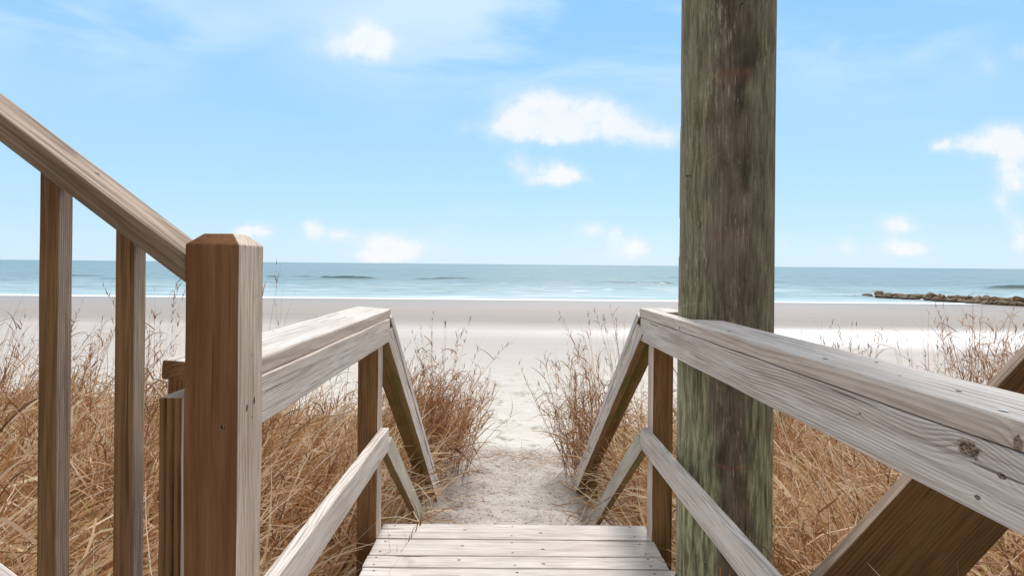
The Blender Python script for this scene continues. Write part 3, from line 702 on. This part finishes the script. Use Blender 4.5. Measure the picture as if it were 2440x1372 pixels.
    # rust coloured wear bands left by a strap
    for (zz, hh, wd, s_) in ((2.4 + .69, .011, .45, .5), (2.4 + .115, .005, .45, .4), (2.4 - .72, .007, .5, .6), (2.4 + .68, .03, .45, .2)):
        bz = k.m('DIVIDE', k.m('ABSOLUTE', k.m('ADD', k.m('SUBTRACT', z, zz), k.m('MULTIPLY', k.m('SUBTRACT', bl2, .5), .03))), hh)
        mk = k.m('MULTIPLY', k.m('MULTIPLY', k.ss(bz, .6, 1.2, 1., 0.), k.ss(k.m('ABSOLUTE', k.m('SUBTRACT', n, .1)), wd * .6, wd, 1., 0.)), k.m('MULTIPLY', k.ss(st, .35, .55), s_))
        c = k.mix(mk, c, (.27, .135, .085))
    # slanting cuts on the left flank
    for (zz, sl_) in ((2.4 + .86, .22), (2.4 + .64, .12), (2.4 + .42, .30), (2.4 - .12, .1)):
        ln = k.m('ABSOLUTE', k.m('SUBTRACT', k.m('SUBTRACT', z, zz), k.m('ADD', k.m('MULTIPLY', n, sl_ * .35), k.m('MULTIPLY', k.m('SUBTRACT', bl2, .5), .02))))
        mk = k.m('MULTIPLY', k.ss(ln, .0015, .006, 1., 0.), k.m('MULTIPLY', k.ss(n, -.35, .05, 1., 0.), k.ss(st, .35, .55)))
        c = k.mix(k.m('MULTIPLY', mk, k.m('MULTIPLY', k.ss(bl, .42, .6), .45)), c, (.42, .38, .27))
    k.put(b.inputs['Base Color'], c)
    bp = k.new('ShaderNodeBump'); bp.inputs['Strength'].default_value = .45; bp.inputs['Distance'].default_value = .005
    k.put(bp.inputs['Height'], k.m('ADD', k.m('MULTIPLY', st, 1.2), k.m('SUBTRACT', k.m('MULTIPLY', st2, .9), k.m('ADD', k.m('MULTIPLY', rl, .3), k.m('MULTIPLY', k.ss(cr, .61, .66), 2.))))); k.put(b.inputs['Normal'], bp.outputs[0])
    o = link('shaft', me, root, [mt]); o.location = Vector((.8356, 2.102, z0 + CAMZ)) - root.location
    # bent nail on the left flank
    for (a, zz, ln) in ((R(202), .34, .022), (R(262), .93, .03)):
        bm = bmesh.new()
        bmesh.ops.create_cone(bm, cap_ends=True, segments=10, radius1=.0016, radius2=.0016, depth=ln)
        bmesh.ops.create_cone(bm, cap_ends=True, segments=12, radius1=.004, radius2=.004, depth=.0018, matrix=Matrix.Translation((0, 0, ln / 2)))
        me = bpy.data.meshes.new('nail'); bm.to_mesh(me); bm.free()
        nl = link('nail', me, root, [M_nail])
        dv = Vector((math.cos(a), math.sin(a), -.25))
        nl.rotation_euler = dv.to_track_quat('Z', 'Y').to_euler()
        nl.location = Vector((.8356 + Rr * math.cos(a), 2.102 + Rr * math.sin(a), zz + CAMZ)) + dv * ln * .3 - root.location
piling()

# ------------------------------------------------------------------ dune grass
def grass_material(name, ramp, trans=.25):
    mt, k, b = new_mat(name, .65, .25)
    at = k.new('ShaderNodeAttribute'); at.attribute_name = 'tint'
    r, g, bl = k.xyz(at.outputs['Color'])[:3]
    c = k.ramp(r, ramp)
    c = k.mix(k.m('MULTIPLY', g, .15), c, (.84, .66, .48))
    k.put(b.inputs['Base Color'], c)
    tr = k.new('ShaderNodeBsdfTranslucent'); k.put(tr.inputs[0], c)
    mx = k.new('ShaderNodeMixShader'); mx.inputs[0].default_value = trans
    k.l.new(b.outputs[0], mx.inputs[1]); k.l.new(tr.outputs[0], mx.inputs[2])
    k.l.new(mx.outputs[0], k.n['Material Output'].inputs['Surface'])
    return mt
STRAW = [(0.0, (.15, .062, .022)), (.15, (.36, .165, .06)), (.38, (.58, .35, .17)), (.60, (.84, .61, .39)), (.93, (.97, .88, .73)), (.955, (.50, .40, .06)), (.975, (.30, .33, .05)), (.99, (.55, .14, .03))]
M_straw = grass_material('dry_straw', STRAW)
M_stem = grass_material('dry_reddish_stems', [(0.0, (.15, .06, .02)), (.4, (.34, .145, .055)), (.75, (.58, .32, .14)), (.95, (.80, .56, .33)), (.97, (.42, .40, .08)), (1.0, (.30, .34, .05))])

def ribbons(base, az, tilt, L, W, droop, curl, tint, seg=5, kink=None, rng=RNG, wob=.0):
    """many tapered ribbons at once -> verts, quads, colours"""
    n = len(L)
    p = base.copy(); d0 = tilt.copy(); a = az.copy()
    sa = rng.uniform(0, 2 * np.pi, n)
    Vs = []; Cs = []
    ds = L / seg
    for i in range(seg + 1):
        t = i / seg
        dirv = np.stack([np.sin(d0) * np.sin(a), np.sin(d0) * np.cos(a), np.cos(d0)], -1)
        ref = np.stack([np.cos(sa), np.sin(sa), .3 * np.sin(sa * 3)], -1)
        side = np.cross(dirv, ref); side /= np.linalg.norm(side, axis=1, keepdims=True) + 1e-9
        w = W * (1 - .15 * (1 - t)) * (1 - t ** 2.2 * .92)
        Vs.append(p - side * w[:, None] / 2); Vs.append(p + side * w[:, None] / 2)
        col = np.stack([tint, np.full(n, t), rng.random(n), np.ones(n)], -1); Cs.append(col); Cs.append(col)
        p = p + dirv * ds[:, None]
        d0 = d0 + droop / seg * (.4 + 1.2 * t); a = a + curl / seg + wob * rng.normal(0, 1, n)
        if kink is not None:
            m = (kink >= t) & (kink < t + 1 / seg); d0 = np.where(m, d0 + rng.uniform(.4, 1.3, n), d0)
    V = np.stack(Vs, 1); C = np.stack(Cs, 1)                       # n, 2(seg+1), 3
    k2 = 2 * (seg + 1)
    qb = np.array([[2 * i, 2 * i + 1, 2 * i + 3, 2 * i + 2] for i in range(seg)])
    Q = (np.arange(n)[:, None, None] * k2 + qb[None]).reshape(-1, 4)
    mid = (V[:, 0::2] + V[:, 1::2]) / 2
    return V.reshape(-1, 3), Q, C.reshape(-1, 4), mid

def merge(parts):
    V = []; Q = []; C = []; o = 0
    for v, q, c in parts:
        V.append(v); Q.append(q + o); C.append(c); o += len(v)
    return np.concatenate(V), np.concatenate(Q), np.concatenate(C)

def gz(x, y): return ground_z(x, y)

def stalks(bx, by, h, lean, az, rng, leaves=4, wid=.0055, seed_head=.35, tint=None, curve=.25):
    """upright dry stems, each with curled leaves and a thin flowering tip"""
    n = len(bx)
    base = np.stack([bx, by, gz(bx, by) - .02], -1)
    tint = rng.beta(2, 2.6, n) if tint is None else tint
    out = []
    droop = rng.normal(curve, .3, n)
    V, Q, C, mid = ribbons(base, az, lean, h, np.full(n, wid) * rng.uniform(.7, 1.3, n), droop, rng.normal(0, .5, n), tint, 8, rng=rng, wob=.05)
    out.append((V, Q, C))
    V, Q, C, _ = ribbons(base + np.array([.001, .001, 0]), az, lean, h * .97, np.full(n, wid) * .7, droop, rng.normal(0, .5, n), tint, 8, rng=rng, wob=.05)
    out.append((V, Q, C))
    for j in range(leaves):
        f = rng.uniform(.12, .92, n); ii = np.clip((f * 8).astype(int), 0, 7); fr = f * 8 - ii
        pb = mid[np.arange(n), ii] * (1 - fr[:, None]) + mid[np.arange(n), ii + 1] * fr[:, None]
        L = rng.uniform(.08, .34, n) * (1.1 - .5 * f)
        V, Q, C, _ = ribbons(pb, az + rng.uniform(-2.6, 2.6, n), rng.uniform(.15, .9, n), L, rng.uniform(.004, .0095, n), rng.uniform(.3, 3.2, n), rng.normal(0, 1.2, n), np.clip(tint + rng.normal(0, .2, n), 0, 1), 5, kink=rng.uniform(0, 2, n), rng=rng)
        out.append((V, Q, C))
    sh = rng.random(n) < seed_head
    if sh.any():
        idx = np.where(sh)[0]
        for j in range(7):
            f = rng.uniform(.80, 1.0, len(idx)); ii = np.clip((f * 8).astype(int), 0, 7); fr = f * 8 - ii
            pb = mid[idx, ii] * (1 - fr[:, None]) + mid[idx, ii + 1] * fr[:, None]
            m = len(idx)
            V, Q, C, _ = ribbons(pb, rng.uniform(0, 6.28, m), rng.uniform(.1, .5, m), rng.uniform(.03, .07, m), rng.uniform(.004, .007, m), rng.uniform(-.2, .8, m), rng.normal(0, .4, m), np.clip(rng.normal(.15, .1, m), 0, 1), 3, rng=rng)
            out.append((V, Q, C))
    return out

def field(name, xr, yr, dens_fn, seed, thatch_n, stem_n, bias):
    rng = np.random.default_rng(seed)
    parts = []
    def sample(n, fn):
        xs = []; ys = []; tot = 0
        while tot < n:
            x = rng.uniform(*xr, 40000); y = rng.uniform(*yr, 40000)
            kx = rng.random(40000) < fn(x, y); x = x[kx]; y = y[kx]; xs.append(x); ys.append(y); tot += len(x)
        return np.concatenate(xs)[:n], np.concatenate(ys)[:n]
    x, y = sample(thatch_n, dens_fn)
    base = np.stack([x, y, gz(x, y) + rng.random(thatch_n) ** 1.6 * (.12 + .24 * sst(5.0, 3.0, y)) - .02], -1)
    n = thatch_n
    cl = fbm(x * 1.6 + 5, y * 1.6, 3)
    az = np.where(rng.random(n) < .55, bias + rng.normal(0, .75, n) + (cl - .5) * 3, rng.uniform(-np.pi, np.pi, n))
    tint = np.clip(rng.beta(.95, 1.1, n) + (cl - .5) * .5, 0, .94)
    odd = rng.random(n); tint = np.where(odd < .018, rng.uniform(.945, .985, n), tint); tint = np.where(odd > .9965, .999, tint)
    V, Q, C, _ = ribbons(base, az, rng.uniform(.35, 1.35, n), rng.uniform(.22, .80, n), rng.uniform(.005, .0135, n) * (1 + .8 * (rng.random(n) < .12)), rng.normal(.9, .75, n), rng.normal(0, .9, n), tint, 5, kink=rng.uniform(0, 2.2, n), rng=rng)
    gv = gz(V[:, 0], V[:, 1]) + .004; V[:, 2] = np.maximum(V[:, 2], gv)
    parts.append((V, Q, C))
    # small curled bits
    n = thatch_n // 4; x, y = sample(n, dens_fn)
    base = np.stack([x, y, gz(x, y) + rng.random(n) * .45], -1)
    V, Q, C, _ = ribbons(base, rng.uniform(-3.14, 3.14, n), rng.uniform(.3, 2.2, n), rng.uniform(.06, .2, n), rng.uniform(.004, .011, n), rng.uniform(1, 4, n), rng.normal(0, 2, n), np.clip(rng.beta(2.4, 1.8, n), 0, .94), 4, rng=rng)
    V[:, 2] = np.maximum(V[:, 2], gz(V[:, 0], V[:, 1]) + .004)
    parts.append((V, Q, C))
    v, q, c = merge(parts)
    o = link(name, np_mesh(name, v, q, True, c), None, [M_straw])
    # standing stems of the same stand
    x, y = sample(stem_n, lambda a, b: dens_fn(a, b) * (.25 + 1.3 * (fbm(a * 2.2, b * 2.2 + 30, 2) > .52)))
    n = stem_n
    h = rng.uniform(.45, .95, n) + .45 * (rng.random(n) < .06)
    st = stalks(x, y, h, np.abs(rng.normal(.18, .2, n)), bias + rng.normal(0, 1.2, n), rng, leaves=5, seed_head=.2)
    v, q, c = merge(st)
    o2 = link(name + '_stems', np_mesh(name + '_stems', v, q, True, c), o, [M_stem])
    return o

def dens(x, y):
    xl, xr = path_edges(y)
    side = np.maximum(xl - x, x - xr)
    d = sst(.12, .38, side)
    inner = np.where(y < 2.75, (np.abs(x - .03) > .86), True)          # keep clear of the landing
    brk = 6.35 + .5 * (vnoise(x * .9 + 2, y * 0 + 4) - .5)
    d = d * inner * sst(brk + .35, brk - .35, y) * (.22 + .78 * sst(5.4, 3.6, y))
    d = d * np.where(np.hypot(x - .8356, y - 2.102) < .22, 0, 1)
    vis = (np.abs(x) < .95 * y + .9)
    return d * vis
gl = field('dune_grass', (-7.5, -.3), (.9, 7.0), lambda x, y: dens(x, y) * (.5 + .5 * sst(7, 2.2, y)), 3, 18500, 1300, .9)
tag(gl, 'matted dry straw-coloured dune grass left of the landing', 'grass', kind='stuff')
gr = field('dune_grass', (.5, 7.5), (.9, 7.0), lambda x, y: dens(x, y) * (.5 + .5 * sst(7, 2.2, y)), 4, 16500, 800, -.6)
tag(gr, 'matted dry reddish dune grass right of the landing', 'grass', kind='stuff')

def tuft(label, cx, cy, r, n, hmin, hmax, seed, lean=.22, azc=None, azs=3.1, leaves=5, heads=.3, wid=.0055, curve=.25):
    rng = np.random.default_rng(seed)
    th = rng.uniform(0, 6.283, n); rr = r * np.sqrt(rng.random(n))
    bx = cx + rr * np.cos(th); by = cy + rr * np.sin(th) * .8
    az = (azc if azc is not None else 0) + rng.normal(0, azs, n) * (1 if azc is not None else 2)
    st = stalks(bx, by, rng.uniform(hmin, hmax, n), np.abs(rng.normal(lean, .16, n)), az, rng, leaves=leaves, seed_head=heads, wid=wid, curve=curve)
    v, q, c = merge(st)
    z0 = float(gz(cx, cy))
    v = v - np.array([cx, cy, z0])
    me = np_mesh('grass_tuft', v, q, True, c)
    o = link('grass_tuft', me, None, [M_stem]); o.location = (cx, cy, z0)
    tag(o, label, 'grass tuft', 'dry grass tufts')
    return o
tuft('wide dry grass tuft leaning over the left edge of the sandy path', -.78, 5.0, .42, 190, .5, 1.05, 1, .34, 1.3, .8, leaves=6)
tuft('two tall seed stalks rising from the tuft left of the path', -.62, 4.75, .10, 10, 1.25, 1.5, 2, .10, .6, .8, heads=1., leaves=7)
tuft('tall dry grass tuft standing right of the path, left of the sloping rail', .74, 5.0, .24, 95, .7, 1.3, 3, .20, -.7, 1.0, leaves=7, heads=.4)
tuft('thin wispy stalks behind the top of the right sloping rail', 1.02, 5.2, .16, 12, 1.3, 1.55, 4, .12, -1.2, .6, heads=.6, leaves=4)
tuft('upright stalks just right of the chamfered newel post', -1.52, 3.35, .08, 7, 1.1, 1.72, 5, .07, .5, .8, heads=.9)
tuft('dark forked stalk between the second baluster and the newel post', -2.35, 3.65, .06, 9, 1.2, 1.75, 6, .12, .5, 1.2, heads=.8)
tuft('sparse reddish stalks seen between the two balusters', -3.6, 4.5, .35, 34, .9, 1.5, 7, .3, 1.2, .7)
tuft('loose pale stalks left of the first baluster', -4.3, 4.4, .35, 40, .9, 1.55, 8, .3, 1.0, .7)
tuft('dense clump of brown stalks above the right railing, near the slanting plank', 4.6, 5.15, .42, 110, .95, 1.6, 9, .14, None, 1., heads=.35, leaves=7, wid=.006)
tuft('short wiry stalks above the right railing, next to the piling', 2.55, 4.7, .25, 12, 1.05, 1.35, 10, .15, None, 1., heads=.5, leaves=5)
tuft('single bare stalk with short leaves above the middle of the right railing', 3.05, 4.8, .10, 6, 1.1, 1.4, 11, .15, None, 1., heads=.7, leaves=6)
tuft('small brown sprigs above the right railing, midway to the slanting plank', 3.55, 4.9, .22, 14, .8, 1.25, 12, .2, None, 1., heads=.4, leaves=6)

# ------------------------------------------------------------------ litter on the path
def litter():
    rng = np.random.default_rng(21)
    n = 900
    x = np.concatenate([rng.uniform(-.5, .65, 300), rng.normal(-.46, .17, 380), rng.normal(.58, .10, 220)])
    y = rng.uniform(3.6, 5.7, n)
    base = np.stack([x, y, gz(x, y) + .006], -1)
    V, Q, C, _ = ribbons(base, rng.uniform(-3.14, 3.14, n), np.full(n, 1.5), rng.uniform(.03, .20, n), rng.uniform(.002, .005, n), rng.normal(0, .1, n), rng.normal(0, .8, n), rng.beta(2, 3, n), 5, rng=rng)
    V[:, 2] = gz(V[:, 0], V[:, 1]) + .005 + .006 * rng.random(len(V))
    m = 90; x2 = rng.normal(.15, .28, m); y2 = rng.normal(5.45, .10, m)
    b2 = np.stack([x2, y2, gz(x2, y2) + .01], -1)
    V2, Q2, C2, _ = ribbons(b2, rng.uniform(-3.14, 3.14, m), rng.uniform(1.2, 1.6, m), rng.uniform(.08, .3, m), rng.uniform(.003, .006, m), rng.normal(0, .2, m), rng.normal(0, .8, m), rng.beta(3, 2, m), 5, rng=rng)
    V2[:, 2] = np.maximum(V2[:, 2], gz(V2[:, 0], V2[:, 1]) + .006)
    v, q, c = merge([(V, Q, C), (V2, Q2, C2)])
    o = link('straw_litter', np_mesh('straw_litter', v, q, True, c), None, [M_stem])
    tag(o, 'broken straw and twigs strewn over the sandy path', 'litter', kind='stuff')
    # shell chips
    bm = bmesh.new()
    for i in range(150):
        xx = rng.uniform(-.65, .7); yy = rng.uniform(3.5, 5.6); s = rng.uniform(.003, .009) * (1.8 if i < 8 else 1)
        M = Matrix.Translation((xx, yy, float(gz(xx, yy)) + s * .35)) @ Matrix.Rotation(rng.uniform(0, 6), 4, 'Z') @ Matrix.Diagonal((s, s * .75, s * .4, 1))
        bmesh.ops.create_icosphere(bm, subdivisions=1, radius=1, matrix=M)
    me = bpy.data.meshes.new('shell_chips'); bm.to_mesh(me); bm.free()
    o = link('shell_chips', me, None, [flat_mat('shell', (.62, .57, .52), .6)]); tag(o, 'tiny pale shell chips scattered on the sandy path', 'shells', kind='stuff')
litter()

# ------------------------------------------------------------------ rock jetty
def rocks():
    rng = random.Random(5)
    mt, k, b = new_mat('jetty_rock', .85, .25)
    tc = k.new('ShaderNodeTexCoord').outputs['Object']; rnd = k.new('ShaderNodeObjectInfo').outputs['Random']
    n = k.noise(tc, 2.2, 5., .6)
    c = k.mix(n, (.085, .060, .040), (.25, .185, .125))
    c = k.mix(k.m('MULTIPLY', rnd, .45), c, (.30, .22, .15))
    z = k.xyz(k.new('ShaderNodeNewGeometry').outputs['Position'])[2]
    c = k.mix(k.ss(z, .05, .45, .75, 0.), c, (.035, .032, .025))
    k.put(b.inputs['Base Color'], c)
    bp = k.new('ShaderNodeBump'); bp.inputs['Strength'].default_value = .8; bp.inputs['Distance'].default_value = .12
    k.put(bp.inputs['Height'], k.noise(tc, 3.5, 5., .65)); k.put(b.inputs['Normal'], bp.outputs[0])
    items = []
    N = 58
    for i in range(N):
        t = i / (N - 1)
        x = 54.6 + 9.4 * t; y = 83.0 - 28.0 * t
        s = rng.uniform(.62, .95) * (.75 + .35 * t)
        items.append((x + rng.uniform(-.3, .3), y + rng.uniform(-.7, .7), .15, s, 0))
        if t > .04: items.append((x + .7 + rng.uniform(-.4, .4), y + rng.uniform(.2, 1.0), .42 + .28 * t, rng.uniform(.6, .9) * (.85 + .3 * t), 1))
    items += [(56.0, 82.0, .45, 1.0, 2), (58.0, 74.6, .72, .85, 3), (61.2, 65.2, .62, .95, 4), (54.0, 84.2, .0, .55, 5)]
    for (x, y, z, s, kind) in items:
        bm = bmesh.new()
        for j in range(16):
            v = Vector((rng.gauss(0, 1), rng.gauss(0, 1), rng.gauss(0, 1))).normalized()
            v = Vector((v.x * 1.15, v.y * .9, v.z * .62)) * rng.uniform(.82, 1.08) * s
            bm.verts.new(v)
        r = bmesh.ops.convex_hull(bm, input=bm.verts)
        bmesh.ops.delete(bm, geom=[g for g in r['geom_interior'] if isinstance(g, bmesh.types.BMVert)], context='VERTS')
        bmesh.ops.bevel(bm, geom=list(bm.edges), offset=.05 * s, segments=1, affect='EDGES')
        me = bpy.data.meshes.new('boulder'); bm.to_mesh(me); bm.free()
        o = link('boulder', me, None, [mt]); o.location = (x, y, max(z, 0) + max(0., GZ(x, y) + CAMZ)); o.rotation_euler = (rng.uniform(-.25, .25), rng.uniform(-.25, .25), rng.uniform(0, 6.28))
        lab = {0: 'brown boulder in the low bottom row of the rock jetty', 1: 'brown boulder in the upper row of the rock jetty', 2: 'large rounded boulder near the left end of the rock jetty', 3: 'tall pointed boulder standing highest on the rock jetty',
               4: 'broad boulder on the rock jetty near the right edge of the photo', 5: 'small wet boulder at the seaward tip of the rock jetty'}[kind]
        tag(o, lab, 'boulder', 'boulders of the rock jetty')
rocks()
